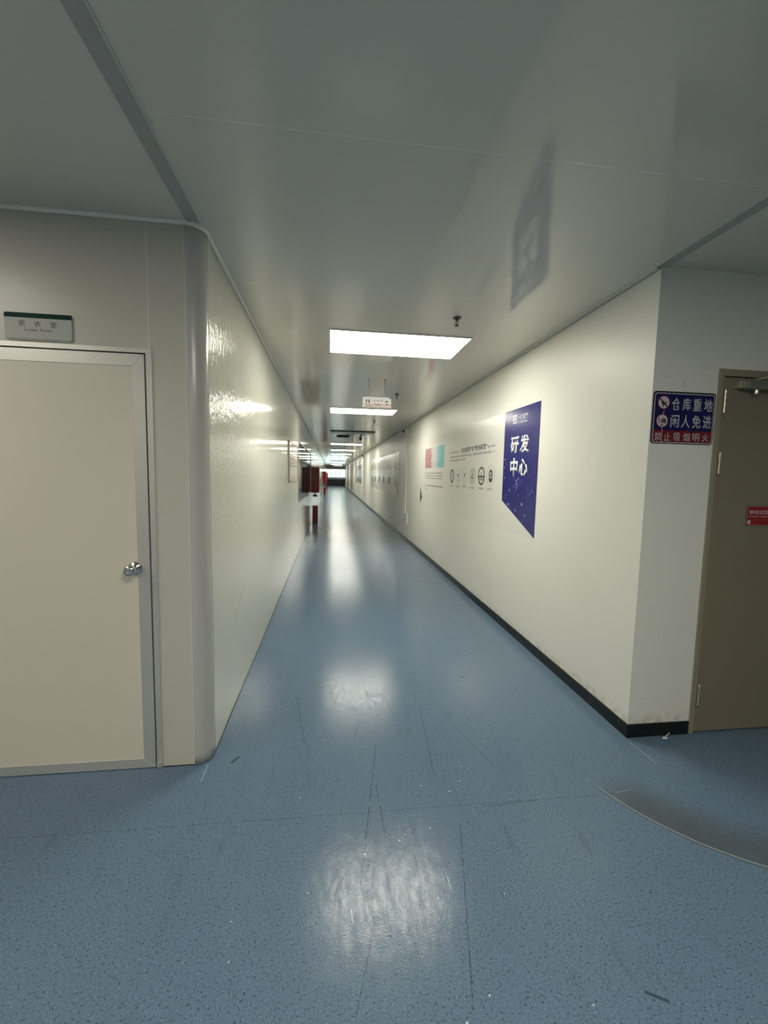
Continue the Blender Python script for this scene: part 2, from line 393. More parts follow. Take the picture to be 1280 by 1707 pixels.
def lathe(bm, prof, origin, axis='Z', n=28, sign=1, mi=0):
    """prof: list of (radius, distance along axis)"""
    rings = []
    for r, h in prof:
        R = []
        for i in range(n):
            a = 2 * math.pi * i / n; c, s = r * math.cos(a), r * math.sin(a)
            p = {'Z': (c, s, h * sign), 'Y': (c, h * sign, s), 'X': (h * sign, c, s)}[axis]
            R.append(bm.verts.new([origin[k] + p[k] for k in range(3)]))
        rings.append(R)
    for a, b in zip(rings, rings[1:]):
        for i in range(n): bm.faces.new((a[i], a[(i + 1) % n], b[(i + 1) % n], b[i])).material_index = mi
    bm.faces.new(rings[0]).material_index = mi; bm.faces.new(rings[-1][::-1]).material_index = mi
    return bm

def tube(bm, pts, r, n=10):
    pts = [Vector(p) for p in pts]; rings = []
    for i, p in enumerate(pts):
        t = (pts[min(i + 1, len(pts) - 1)] - pts[max(i - 1, 0)]).normalized()
        s = t.cross(Vector((0, 0, 1)) if abs(t.z) < 0.9 else Vector((1, 0, 0))).normalized(); u = t.cross(s)
        rings.append([bm.verts.new(p + s * r * math.cos(2 * math.pi * k / n) + u * r * math.sin(2 * math.pi * k / n)) for k in range(n)])
    for a, b in zip(rings, rings[1:]):
        for i in range(n): bm.faces.new((a[i], a[(i + 1) % n], b[(i + 1) % n], b[i]))
    bm.faces.new(rings[0]); bm.faces.new(rings[-1][::-1]); return bm

RW = lambda u, v, d: (XR - d, u, v)        # right wall: u = distance along the corridor
LW = lambda u, v, d: (XL + d, u, v)        # left wall
FW = lambda u, v, d: (u, YF - d, v)        # walls facing the camera
def FY(y): return lambda u, v, d: (u, y - d, v)

def text(bm_unused, body, u0, u1, v0, v1, F, d, flip=False, bold=0.0, thick=0.0006):
    """lettering fitted to the box u0..u1, v0..v1 (plane coordinates), as a solid mesh in a bmesh"""
    cu = bpy.data.curves.new('lettering', 'FONT'); cu.body = body; cu.offset = bold; cu.resolution_u = 3
    o = bpy.data.objects.new('lettering', cu); COL.objects.link(o)
    dg = bpy.context.evaluated_depsgraph_get(); dg.update()
    me = bpy.data.meshes.new_from_object(o.evaluated_get(dg)); bpy.data.objects.remove(o); bpy.data.curves.remove(cu)
    xs = [v.co.x for v in me.vertices]; ys = [v.co.y for v in me.vertices]
    x0, x1, y0, y1 = min(xs), max(xs), min(ys), max(ys)
    bm = bmesh.new(); bm.from_mesh(me); bpy.data.meshes.remove(me)
    for v in bm.verts:
        a = (v.co.x - x0) / (x1 - x0); b = (v.co.y - y0) / max(1e-6, (y1 - y0))
        uu = u0 + (u1 - u0) * a
        v.co = Vector(F(uu, v0 + (v1 - v0) * b, d + thick))
    ext = bmesh.ops.extrude_face_region(bm, geom=list(bm.faces))
    d0 = Vector(F(0, 0, 0)); d1 = Vector(F(0, 0, 1)); nrm = (d1 - d0)
    for g in ext['geom']:
        if isinstance(g, bmesh.types.BMVert): g.co -= nrm * thick
    return bm

def merge(bms):
    out = bmesh.new()
    for b in bms:
        me = bpy.data.meshes.new('t'); b.to_mesh(me); b.free(); out.from_mesh(me); bpy.data.meshes.remove(me)
    return out

def thing(name, label, cat, base, group=None):
    o = bpy.data.objects.new(name, None); o.empty_display_size = 0.1; COL.objects.link(o); o.location = base
    o['label'] = label; o['category'] = cat
    if group: o['group'] = group
    return o

def struct(name, bm, mt, label=None, smooth=False):
    o = link(name, bm, mt, smooth=smooth); o['kind'] = 'structure'
    if label: o['label'] = label
    return o

def sgroup(name, base, label):
    o = bpy.data.objects.new(name, None); COL.objects.link(o); o.location = base; o['kind'] = 'structure'; o['label'] = label
    return o

# ------------------------------------------------------------------ the setting
struct('floor', BX(-5.6, 5.6, -6.2, 60, -0.12, 0.0), M['floor'], 'blue speckled vinyl floor, scuffed and shiny')
struct('ceiling', BX(-5.6, 5.6, -6.2, 60, ZC, ZC + 0.1), M['ceil'], 'grey painted steel ceiling sheets with fine joints')

# left wall block: front face with a doorway, rounded corner, corridor face with a long window opening
DX0, DX1, DZ = -1.745, -0.834, 2.066
WY0, WY1, WZ0, WZ1 = 7.93, 12.84, 0.965, 2.115
bm = bmesh.new()
yb = YF + 0.12
box(bm, -5.6, DX0, YF, yb, 0, ZC); box(bm, DX0, DX1, YF, yb, DZ, ZC); box(bm, DX1, -0.676, YF, yb, 0, ZC)
xb = XL - 0.12
box(bm, xb, XL, YF + 0.072, WY0, 0, ZC); box(bm, xb, XL, WY0, WY1, 0, WZ0); box(bm, xb, XL, WY0, WY1, WZ1, ZC); box(bm, xb, XL, WY1, YEND, 0, ZC)
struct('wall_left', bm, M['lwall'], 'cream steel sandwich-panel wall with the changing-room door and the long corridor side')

# rounded corner cover
def arc_pts(r, cx, cy, n=14): return [(cx + r * math.sin(math.pi / 2 * i / n), cy - r * math.cos(math.pi / 2 * i / n)) for i in range(n + 1)]
R0 = 0.074; ccx, ccy = XL + 0.003 - R0, YF - 0.003 + R0
bm = bmesh.new(); nz = 46
out = [(-0.680, YF - 0.003)] + arc_pts(R0, ccx, ccy) + [(XL + 0.003, ccy + 0.012)]
rows = []
for k in range(nz + 1):
    z = 0.004 + (ZC - 0.006) * k / nz; row = []
    for i, (x, y) in enumerate(out):
        d = math.exp(-((z - 0.875) / 0.018) ** 2) * math.exp(-((i - 13) / 2.0) ** 2) * 0.006      # small dent
        row.append(bm.verts.new((x - d, y + d, z)))
    rows.append(row)
for k in range(nz):
    for i in range(len(out) - 1): bm.faces.new((rows[k][i], rows[k][i + 1], rows[k + 1][i + 1], rows[k + 1][i]))
zd = [0.004 + (ZC - 0.006) * k / nz for k in range(nz + 1)]
o = struct('trim_1', bm, M['corner'], 'rounded grey metal corner cover beside the changing-room door, dented', smooth=True)
md = o.modifiers.new('s', 'SOLIDIFY'); md.thickness = 0.002; md.offset = -1
struct('trim_6', BX(-0.6815, -0.6785, YF - 0.0045, YF + 0.001, 0.004, ZC - 0.024), M['bead'], 'thin pale line along the corner cover')
# pale bead along the top of the left wall, around the corner and down the corridor
bm = bmesh.new()
path = [(-5.6, YF - 0.004)] + [(x, y) for x, y in arc_pts(R0 + 0.003, ccx, ccy)] + [(XL + 0.006, YEND)]
def offs(path, d):
    res = []
    for i, p in enumerate(path):
        a = Vector(path[max(i - 1, 0)]); b = Vector(path[min(i + 1, len(path) - 1)]); t = (b - a).normalized(); res.append((p[0] + t.y * d, p[1] - t.x * d))
    return res
prof = [(-0.004, ZC - 0.014), (0.006, ZC - 0.015), (0.010, ZC - 0.009), (0.011, ZC - 0.0005), (-0.004, ZC - 0.0005)]
rows = [[bm.verts.new((x, y, z)) for x, y in offs(path, d)] for d, z in prof]
for a, b in zip(rows, rows[1:] + rows[:1]):
    for i in range(len(path) - 1): bm.faces.new((a[i], a[i + 1], b[i + 1], b[i]))
bm.faces.new([r[0] for r in rows]); bm.faces.new([r[-1] for r in rows][::-1])
struct('trim_2', bm, M['bead'], 'pale bead along the top of the left wall')
# grey ceiling profiles that carry the corridor lines on over the open hall
bm = bmesh.new(); box(bm, -0.664, -0.602, -6.0, YF - 0.016, ZC - 0.004, ZC - 0.0002); box(bm, -0.604, -0.599, -6.0, YF - 0.02, ZC - 0.007, ZC - 0.0002, mi=1)
struct('trim_3', bm, [M['band'], M['edge']], 'grey metal strip across the ceiling running to the left corner')
bm = bmesh.new(); box(bm, 1.708, 1.768, -6.0, YF - 0.001, ZC - 0.004, ZC - 0.0002); box(bm, 1.703, 1.708, -6.0, YF, ZC - 0.007, ZC - 0.0002, mi=1)
struct('trim_4', bm, [M['band'], M['edge']], 'grey metal strip across the ceiling running to the right corner')
bm = bmesh.new(); box(bm, 1.708, XR, YF, YEND, ZC - 0.016, ZC - 0.0002); box(bm, 1.703, 1.708, YF, YEND, ZC - 0.016, ZC - 0.0002, mi=1)
struct('trim_5', bm, [M['band'], M['edge']], 'grey metal angle along the top of the right wall')

# right wall: corridor face and return with the fire-door opening
RX0, RX1, RZ = 2.128, 3.11, 2.125
bm = bmesh.new()
box(bm, XR, RX0, YF, YF + 0.22, 0, ZC); box(bm, XR, XR + 0.2, YF + 0.22, YEND, 0, ZC)
box(bm, RX0, RX1, YF, YF + 0.22, RZ, ZC); box(bm, RX1, 5.6, YF, YF + 0.22, 0, ZC)
struct('wall_right', bm, M['rwall'], 'white painted plaster wall with a corner beside the metal door')
bm = bmesh.new()
box(bm, XR - 0.009, XR, YF - 0.009, YEND, 0.0005, 0.079); box(bm, XR, RX0 - 0.006, YF - 0.009, YF, 0.0005, 0.079)
struct('baseboard_right', bm, M['skirt'], 'black skirting with chipped edges along the right wall')
bm = bmesh.new(); box(bm, XL - 0.001, XL + 0.003, ccy + 0.01, YEND, 0.0003, 0.004); box(bm, DX1, -0.68, YF - 0.003, YF + 0.001, 0.0003, 0.004)
struct('foot_line_left', bm, M['gap'], 'dark line at the foot of the left wall')  # thin dark strip where the wall meets the floor

# outer walls of the hall around the camera and the far hall
struct('wall_back', BX(-5.6, 5.6, -6.2, -6.0, 0, ZC), M['hallwall'])
struct('wall_west', BX(-5.8, -5.6, -6.2, 60, 0, ZC), M['hallwall'])
struct('wall_east', BX(5.6, 5.8, -6.2, 60, 0, ZC), M['hallwall'])
bm = BX(-5.6, XL - 0.2, YEND - 0.1, YEND, 0, ZC); box(bm, XR + 0.2, 5.6, YEND - 0.1, YEND, 0, ZC)
struct('wall_hall_far', bm, M['hallwall'])
# far end: glazed front with daylight behind
bm = bmesh.new(); YG = 58.5
box(bm, -5.6, 5.6, YG, YG + 0.15, 0, 0.9); box(bm, -5.6, 5.6, YG, YG + 0.15, 2.25, ZC)
box(bm, -5.6, -1.2, YG, YG + 0.15, 0.9, 2.25); box(bm, 3.4, 5.6, YG, YG + 0.15, 0.9, 2.25)
struct('wall_far', bm, M['hallwall'], 'wall closing the far hall')
w2 = sgroup('window_2', (1.1, YG, 0.9), 'bright window at the far end of the corridor')
bm = bmesh.new()
for x in (-1.2, -0.05, 0.62, 1.1, 2.25, 3.35): box(bm, x, x + 0.05, YG + 0.02, YG + 0.08, 0.9, 2.25)
for z in (0.9, 1.62, 2.2): box(bm, -1.2, 3.4, YG + 0.02, YG + 0.08, z, z + 0.05)
link('window_frame', bm, M['dark'], w2, (1.1, YG, 0.9))
link('pane', BX(-1.2, 3.4, YG + 0.09, YG + 0.096, 0.9, 2.25), M['glass'], w2, (1.1, YG, 0.9))

# side room behind the long window
bm = bmesh.new()
box(bm, -3.6, -3.5, 7.2, 13.4, 0, ZC); box(bm, -3.5, xb, 7.2, 7.3, 0, ZC); box(bm, -3.5, xb, 13.3, 13.4, 0, ZC)
struct('wall_side_room', bm, M['room'], 'dim walls of the room behind the corridor window')
w1 = sgroup('window_1', (XL, WY0, WZ0), 'long reflective window in the left wall')
bm = bmesh.new()
for a, b, c, d in ((WY0, WY1, WZ0, WZ0 + 0.03), (WY0, WY1, WZ1 - 0.03, WZ1), (WY0, WY0 + 0.03, WZ0, WZ1), (WY1 - 0.012, WY1, WZ0, WZ1)):
    rect(bm, a, b, c, d, -0.05, 0.004, LW)
link('window_frame', bm, M['steel'], w1, (XL, WY0, WZ0))
bm = bmesh.new(); rect(bm, WY0 + 0.03, WY1 - 0.012, WZ0 + 0.03, WZ1 - 0.03, -0.012, -0.008, LW)
link('pane', bm, M['glass'], w1, (XL, WY0, WZ0))

# changing-room door
B = (-1.30, YF, 0.0)
d1 = sgroup('door_1', B, 'beige changing-room door in an aluminium frame')
bm = bmesh.new()
fo = [(DX1, 0.002), (DX1, DZ - 0.002), (DX0, DZ - 0.002), (DX0, 0.002)]; ww = 0.026
prism(bm, [(DX1, 0.002), (DX1, DZ - 0.002), (DX1 - ww, DZ - 0.002 - ww * 0.8), (DX1 - ww, 0.002)], -0.06, 0.006, FW)
prism(bm, [(DX0, 0.002), (DX0, DZ - 0.002), (DX0 + ww, DZ - 0.002 - ww * 0.8), (DX0 + ww, 0.002)], -0.06, 0.006, FW)
prism(bm, [(DX1, DZ - 0.002), (DX0, DZ - 0.002), (DX0 + ww, DZ - 0.002 - ww * 0.8), (DX1 - ww, DZ - 0.002 - ww * 0.8)], -0.06, 0.006, FW)
link('door_frame', bm, M['alu'], d1, B)
bm = bmesh.new(); rect(bm, DX0 + ww, DX1 - ww, 0.001, DZ - 0.022, -0.06, -0.04, FW)
link('door_gasket', bm, M['gap'], d1, B)
LX0, LX1, LZ0, LZ1 = DX0 + ww + 0.004, DX1 - ww - 0.0080, 0.004, 2.037
bm = bmesh.new(); rect(bm, LX0 + 0.054, LX1 - 0.0535, LZ0 + 0.048, LZ1 - 0.054, -0.040, 0.0015, FW)
leaf = link('door_leaf', bm, M['panel'], d1, B)
s = 0.055; bm = bmesh.new()
for pts in ([(LX1, LZ0), (LX1, LZ1), (LX1 - s, LZ1 - s), (LX1 - s, LZ0 + 0.049)], [(LX0, LZ0), (LX0, LZ1), (LX0 + s, LZ1 - s), (LX0 + s, LZ0 + 0.049)],
            [(LX0, LZ1), (LX1, LZ1), (LX1 - s, LZ1 - s), (LX0 + s, LZ1 - s)], [(LX0, LZ0), (LX1, LZ0), (LX1 - s, LZ0 + 0.049), (LX0 + s, LZ0 + 0.049)]):
    prism(bm, pts, -0.035, 0.004, FW)
bmesh.ops.bevel(bm, geom=[e for e in bm.edges], offset=0.0006, segments=1, affect='EDGES')
link('edge_rail', bm, M['alu'], leaf, B)
kb = link('door_knob', lathe(bmesh.new(), [(0.034, 0), (0.034, 0.004), (0.030, 0.009), (0.020, 0.014), (0.013, 0.018), (0.012, 0.034), (0.016, 0.038), (0.0245, 0.044), (0.0275, 0.054), (0.0265, 0.064), (0.021, 0.071), (0.012, 0.0725), (0.010, 0.0715)], (-0.935, YF - 0.004, 1.028), 'Y', 36, -1), M['chrome'], leaf, B, smooth=True)
bm = bmesh.new(); rect(bm, -0.860, -0.836, 1.003, 1.007, 0.006, 0.010, FW); rect(bm, -0.862, -0.838, 0.004, 0.030, 0.006, 0.009, FW)
link('strike_plate', bm, M['alu'], d1, B)

# metal fire door
B = (2.62, YF, 0.0)
d2 = sgroup('door_2', B, 'brown metal fire door in the right-hand corner')
bm = bmesh.new(); fw = 0.028
prism(bm, [(RX0, 0.002), (RX0, RZ), (RX0 + fw, RZ - 0.038), (RX0 + fw, 0.002)], -0.10, 0.010, FW)
prism(bm, [(RX1, 0.002), (RX1, RZ), (RX1 - fw, RZ - 0.038), (RX1 - fw, 0.002)], -0.10, 0.010, FW)
prism(bm, [(RX0, RZ), (RX1, RZ), (RX1 - fw, RZ - 0.038), (RX0 + fw, RZ - 0.038)], -0.10, 0.010, FW)
bmesh.ops.bevel(bm, geom=[e for e in bm.edges], offset=0.0012, segments=1, affect='EDGES')
link('door_frame', bm, M['fframe'], d2, B)
bm = bmesh.new(); rect(bm, RX0 + fw, RX1 - fw, 0.001, RZ - 0.038, -0.09, -0.055, FW)
link('door_gasket', bm, M['gap'], d2, B)
bm = BX(RX0 + fw + 0.003, RX1 - fw - 0.003, YF - 0.004, YF + 0.05, 0.010, RZ - 0.043, bevel=0.002)
fl = link('door_leaf', bm, M['fdoor'], d2, B)
for z0, z1 in ((1.880, 2.015), (1.542, 1.671), (0.172, 0.308)):
    zm = (z0 + z1) / 2; hx = RX0 + fw + 0.011
    bm = lathe(bmesh.new(), [(0.0055, z0), (0.0085, z0 + 0.006), (0.0085, zm - 0.003), (0.006, zm - 0.002), (0.006, zm + 0.002), (0.0085, zm + 0.003), (0.0085, z1 - 0.006), (0.0055, z1)], (hx, YF - 0.012, 0), 'Z', 16)
    link('hinge', bm, M['hinge'], d2, B, smooth=False)
cl = link('door_closer', BX(2.262, 2.50, YF - 0.058, YF - 0.004, 2.012, 2.060, bevel=0.008), M['closer'], d2, B)
bm = BX(2.225, 2.262, YF - 0.045, YF - 0.004, 2.018, 2.056, bevel=0.004); lathe(bm, [(0.014, 0), (0.014, 0.018), (0.011, 0.024)], (2.335, YF - 0.034, 2.012), 'Z', 18, -1)
link('closer_valve', bm, M['hinge'], cl, B)
bm = BX(2.318, 2.345, YF - 0.046, YF - 0.022, 2.060, 2.076); tube(bm, [(2.332, YF - 0.034, 2.072), (2.42, YF - 0.12, 2.078), (2.56, YF - 0.19, 2.080)], 0.006); tube(bm, [(2.56, YF - 0.19, 2.084), (2.68, YF - 0.10, 2.088), (2.78, YF - 0.012, 2.094)], 0.006)
link('closer_arm', bm, M['hinge'], cl, B)

# ------------------------------------------------------------------ ceiling lights
def ceiling_light(xc, yc, label, lampmat, group='ceiling panel lights', lx=1.142, ly=0.604):
    b = (xc, yc, ZC)
    t = thing('ceiling_light', label, 'ceiling light', b, group)
    bm = bmesh.new(); x0, x1, y0, y1 = xc - lx / 2, xc + lx / 2, yc - ly / 2, yc + ly / 2; w = 0.012
    for a in ((x0 - w, x1 + w, y0 - w, y0), (x0 - w, x1 + w, y1, y1 + w), (x0 - w, x0, y0, y1), (x1, x1 + w, y0, y1)):
        box(bm, a[0], a[1], a[2], a[3], ZC - 0.012, ZC - 0.0003)
    link('lamp_frame', bm, M['frame'], t, b)
    link('diffuser', BX(x0, x1, y0, y1, ZC - 0.008, ZC - 0.001), lampmat, t, b)
    return t
LXC = 0.555
names = {3.72: 'lit white ceiling panel nearest the camera over the corridor', 7.60: 'second lit ceiling panel along the corridor, just behind the hanging sign',
         11.47: 'unlit ceiling panel with a dark edge between the second and third lit ones', 15.9: 'third lit ceiling panel, the first one beyond the ceiling vent',
         19.85: 'fourth lit ceiling panel counted along the corridor', 23.85: 'fifth lit ceiling panel counted along the corridor',
         27.85: 'sixth lit ceiling panel counted along the corridor', 31.85: 'seventh lit ceiling panel counted along the corridor',
         35.85: 'unlit ceiling panel between the seventh and eighth lit ones', 39.85: 'eighth lit ceiling panel counted along the corridor', 47.8: 'farthest lit ceiling panel over the end of the corridor'}
for y, lab in names.items():
    t = ceiling_light(LXC, y, lab, M['lamp_off'] if 'unlit' in lab else M['lamp'])
    if 'unlit' in lab:
        b = (LXC, y, ZC); link('dark_edge', BX(LXC - 0.585, LXC + 0.585, y - 0.33, y - 0.314, ZC - 0.022, ZC - 0.0004), M['dark'], t, b)
    if y == 3.72:
        for x in (0.045, 0.33, 0.62, 0.96):
            link('clip', BX(x - 0.03, x + 0.03, y + 0.314, y + 0.334, ZC - 0.010, ZC - 0.0004, bevel=0.003), M['closer'], t, (LXC, y, ZC))
ceiling_light(-2.45, 1.08, 'ceiling panel over the hall left of the changing-room door', M['lamp_side'])
ceiling_light(LXC, -0.25, 'ceiling panel in line with the corridor, directly behind the camera', M['lamp_hall'])
ceiling_light(-0.6, -3.2, 'ceiling panel over the hall behind the camera', M['lamp_hall'])
ceiling_light(-3.4, -3.2, 'ceiling panel in the far left of the hall behind the camera', M['lamp_hall'])
ceiling_light(0.9, 55.5, 'ceiling panel in the hall beyond the end of the corridor', M['lamp'])

# ------------------------------------------------------------------ mural on the right wall
B = (XR, 5.7, 1.55)
mu = thing('wall_mural', 'long white printed wall graphic with a dark blue slanted panel and six round icons', 'wall graphic', B, 'wall graphics on the right wall')
bm = bmesh.new(); rect(bm, 3.372, 8.04, 0.965, 2.150, 0.0, 0.0012, RW); link('white_sheet', bm, M['sheet'], mu, B)
bm = bmesh.new(); prism(bm, [(4.080, 2.150), (3.361, 2.147), (3.366, 0.985), (4.078, 1.270)], 0.0012, 0.0030, RW)
bp = link('blue_panel', bm, M['blue'], mu, B); bp['label'] = 'dark blue slanted panel with white lettering'
T = lambda body, u0, u1, v0, v1, **k: text(None, body, u0, u1, v0, v1, RW, 0.0030, **k)
bm = merge([T('研', 3.920, 3.745, 1.735, 1.888, bold=0.028), T('发', 3.720, 3.537, 1.730, 1.892, bold=0.028), T('中', 3.912, 3.750, 1.515, 1.690, bold=0.028), T('心', 3.722, 3.545, 1.520, 1.678, bold=0.028)])
link('lettering', bm, M['white'], bp, B)
bm = merge([T('一体医疗', 3.788, 3.585, 2.035, 2.085, bold=0.02), T('ET MEDICAL', 3.784, 3.592, 2.006, 2.025, bold=0.02)])
rect(bm, 3.888, 3.813, 2.082, 2.094, 0.003, 0.0036, RW); rect(bm, 3.888, 3.813, 2.014, 2.026, 0.003, 0.0036, RW); rect(bm, 3.870, 3.830, 2.050, 2.060, 0.003, 0.0036, RW)
rect(bm, 3.888, 3.872, 2.026, 2.082, 0.003, 0.0036, RW); rect(bm, 3.829, 3.813, 2.026, 2.082, 0.003, 0.0036, RW)
link('emblem', bm, M['white'], bp, B)
bm = bmesh.new()
ring(bm, 3.755, 1.425, 0.020, 0.026, 0.003, 0.0034, RW, 24); ring(bm, 3.757, 1.462, 0.012, 0.017, 0.003, 0.0034, RW, 20); prism(bm, [(3.755, 1.48), (3.70, 1.505), (3.70, 1.498), (3.752, 1.472)], 0.003, 0.0034, RW)
for u, v, r in ((3.905, 1.38, .012), (3.625, 1.261, .015), (3.556, 1.164, .009), (3.935, 1.24, .011), (3.90, 1.245, .009), (3.751, 1.195, .011), (4.038, 1.681, .010), (4.04, 1.60, .008), (4.04, 1.50, .010), (3.63, 1.47, .005),
                (3.85, 1.42, .004), (3.70, 1.34, .004), (3.48, 1.36, .006), (3.46, 1.22, .004), (3.60, 1.10, .005), (3.99, 1.33, .006), (3.50, 1.52, .004)):
    prism(bm, disc(u, v, r, 10), 0.003, 0.0034, RW)
for k in range(26):
    u = random.uniform(3.42, 4.02); v = random.uniform(1.3, 1.5) - 0; a = random.uniform(0, 6.28); L = random.uniform(.02, .06)
    du, dv = math.cos(a), math.sin(a); prism(bm, [(u, v), (u + du * L, v + dv * L), (u + du * L - dv * .0012, v + dv * L + du * .0012), (u - dv * .0012, v + du * .0012)], 0.003, 0.0032, RW)
link('molecule_pattern', bm, M['dots'], bp, B)
bm = bmesh.new(); prism(bm, [(8.040, 1.285), (8.030, 0.975), (7.83, 1.095)], 0.0012, 0.0030, RW); link('corner_triangle', bm, M['dgreen'], mu, B)
bm = bmesh.new(); rect(bm, 7.636, 6.350, 1.645, 1.993, 0.0012, 0.0035, RW)
o = link('photo_print', bm, M['photo'], mu, B); o['label'] = 'small printed photo, red at left fading to turquoise'

def greek(bm, u0, u1, v, h, F, d, seed=0, dens=1.0):
    """rows of illegible small print"""
    rnd = random.Random(seed); sgn = -1 if u1 < u0 else 1; u = u0; w = h * 0.95
    while (u1 - u) * sgn > w:
        if rnd.random() < 0.07: u += sgn * w * 0.8; continue
        x0, x1 = u, u + sgn * w * 0.82; k = rnd.randint(0, 3)
        for j in range(3):
            vv = v - h / 2 + h * (0.1 + 0.34 * j)
            rect(bm, x0, x1, vv, vv + h * 0.13, d, d + 0.0004, F)
        if k != 1: rect(bm, x0 + (x1 - x0) * .42, x0 + (x1 - x0) * .58, v - h / 2, v + h / 2, d, d + 0.0004, F)
        if k == 2: rect(bm, x0, x0 + (x1 - x0) * .15, v - h / 2, v + h / 2, d, d + 0.0004, F)
        u += sgn * w * 1.12
    return bm
bm = merge([text(None, '\u201c自主研发\u201d与\u201c联合研发\u201d', 5.52, 4.555, 1.815, 1.885, RW, 0.0012, bold=0.025)])
greek(bm, 6.007, 5.55, 1.842, 0.026, RW, 0.0012, 1); greek(bm, 4.535, 4.311, 1.841, 0.026, RW, 0.0012, 2); link('headline', bm, M['ink'], mu, B)
bm = greek(bmesh.new(), 6.03, 4.32, 1.780, 0.026, RW, 0.0012, 3); greek(bm, 6.03, 5.28, 1.731, 0.026, RW, 0.0012, 4); link('text_block', bm, M['ink'], mu, B)
bm = greek(bmesh.new(), 7.625, 6.38, 1.555, 0.020, RW, 0.0012, 5); greek(bm, 7.625, 6.38, 1.510, 0.020, RW, 0.0012, 6); greek(bm, 7.625, 6.39, 1.464, 0.020, RW, 0.0012, 7); link('text_block', bm, M['ink'], mu, B)
bm = greek(bmesh.new(), 7.615, 6.35, 1.333, 0.028, RW, 0.0012, 8); greek(bm, 7.615, 7.41, 1.278, 0.028, RW, 0.0012, 9); link('text_block', bm, M['ink'], mu, B)
icons = [(5.887, 1.510, .097), (5.596, 1.512, .097), (5.314, 1.522, .100), (5.006, 1.514, .104), (4.698, 1.515, .108), (4.410, 1.518, .118)]
D0, D1 = 0.0012, 0.0020
for i, (u, v, r) in enumerate(icons):
    bm = bmesh.new(); F = RW
    if i == 0:
        ring(bm, u, v, r * .74, r, D0, D1, F, mi=0); ring(bm, u, v, r * .42, r * .48, D0, D1, F, mi=1)
        for k in range(3): rect(bm, u + r * .3, u - r * .3, v - r * .32 + k * r * .27, v - r * .2 + k * r * .27, D0, D1, F, 1)
    elif i == 1:
        ring(bm, u, v, r * .95, r, D0, D1, F, mi=1); prism(bm, [(u, v + r * .4), (u - r * .3, v + r * .1), (u, v - r * .25), (u + r * .3, v + r * .1)], D0, D1, F); rect(bm, u + r * .06, u - r * .06, v - r * .7, v - r * .2, D0, D1, F, 1)
        rect(bm, u + r * .3, u - r * .3, v - r * .72, v - r * .64, D0, D1, F, 1)
    elif i == 2:
        ring(bm, u, v, r * .95, r, D0, D1, F, mi=1); prism(bm, [(u + r * .25, v + r * .18), (u - r * .25, v + r * .18), (u, v - r * .45)], D0, D1, F)
        prism(bm, [(u + r * .6, v + r * .38), (u + r * .2, v + r * .15), (u + r * .15, v + r * .25)], D0, D1, F); prism(bm, [(u - r * .6, v + r * .38), (u - r * .2, v + r * .15), (u - r * .15, v + r * .25)], D0, D1, F)
    elif i == 3:
        prism(bm, disc(u, v, r * .95, 36), D0, D0 + .0003, F, 2); ring(bm, u, v, r * .94, r, D0, D1, F, mi=1)
        rect(bm, u + r * .5, u - r * .5, v - r * .28, v - r * .16, D0, D1, F, 3); rect(bm, u + r * .35, u - r * .35, v - r * .52, v - r * .46, D0, D1, F, 1)
        prism(bm, [(u + r * .25, v + r * .0), (u - r * .1, v - r * .02), (u - r * .05, v + r * .22), (u + r * .15, v + r * .2)], D0, D1, F, 0); prism(bm, [(u, v + r * .3), (u - r * .35, v + r * .2), (u - r * .25, v + r * .42)], D0, D1, F, 1)
        for k in range(5):
            a = math.radians(50 + 20 * k); prism(bm, disc(u + r * .7 * math.cos(a), v + r * .7 * math.sin(a), r * .06, 8), D0, D1, F, 1)
    elif i == 4:
        ring(bm, u, v, r * .78, r, D0, D1, F, mi=3); rect(bm, u + r * .78, u - r * .78, v - r * .16, v + r * .05, D0, D1, F, 3); prism(bm, [(u + r * .78, v - r * .2), (u - r * .78, v - r * .2), (u - r * .5, v - r * .5), (u + r * .5, v - r * .5)], D0, D1, F, 1)
        prism(bm, [(u + r * .2, v + r * .15), (u - r * .2, v + r * .15), (u, v + r * .45)], D0, D1, F, 3)
    else:
        ring(bm, u, v, r * .94, r * .97, D0, D1, F, mi=1); prism(bm, [(u + r * .3, v - r * .6), (u - r * .3, v - r * .6), (u - r * .46, v - r * .25), (u - r * .46, v + r * .25), (u - r * .3, v + r * .5), (u, v + r * .62), (u + r * .3, v + r * .5), (u + r * .46, v + r * .25), (u + r * .46, v - r * .25)], D0, D1, F, 0)
        for a, b in ((-.16, .2), (.16, .2), (-.16, -.12), (.16, -.12)): rect(bm, u + r * (a + .11), u + r * (a - .11), v + r * (b - .11), v + r * (b + .11), D1, D1 + .0004, F, 2)
    greek(bm, u + .085, u - .085, v - .145, .026, F, D0, 20 + i)
    if i == 0: greek(bm, u + .04, u - .04, v - .105, .026, F, D0, 40)
    link('round_icon', bm, [M['ink'], M['inkl'], M['pale'], M['inkg']], mu, B)

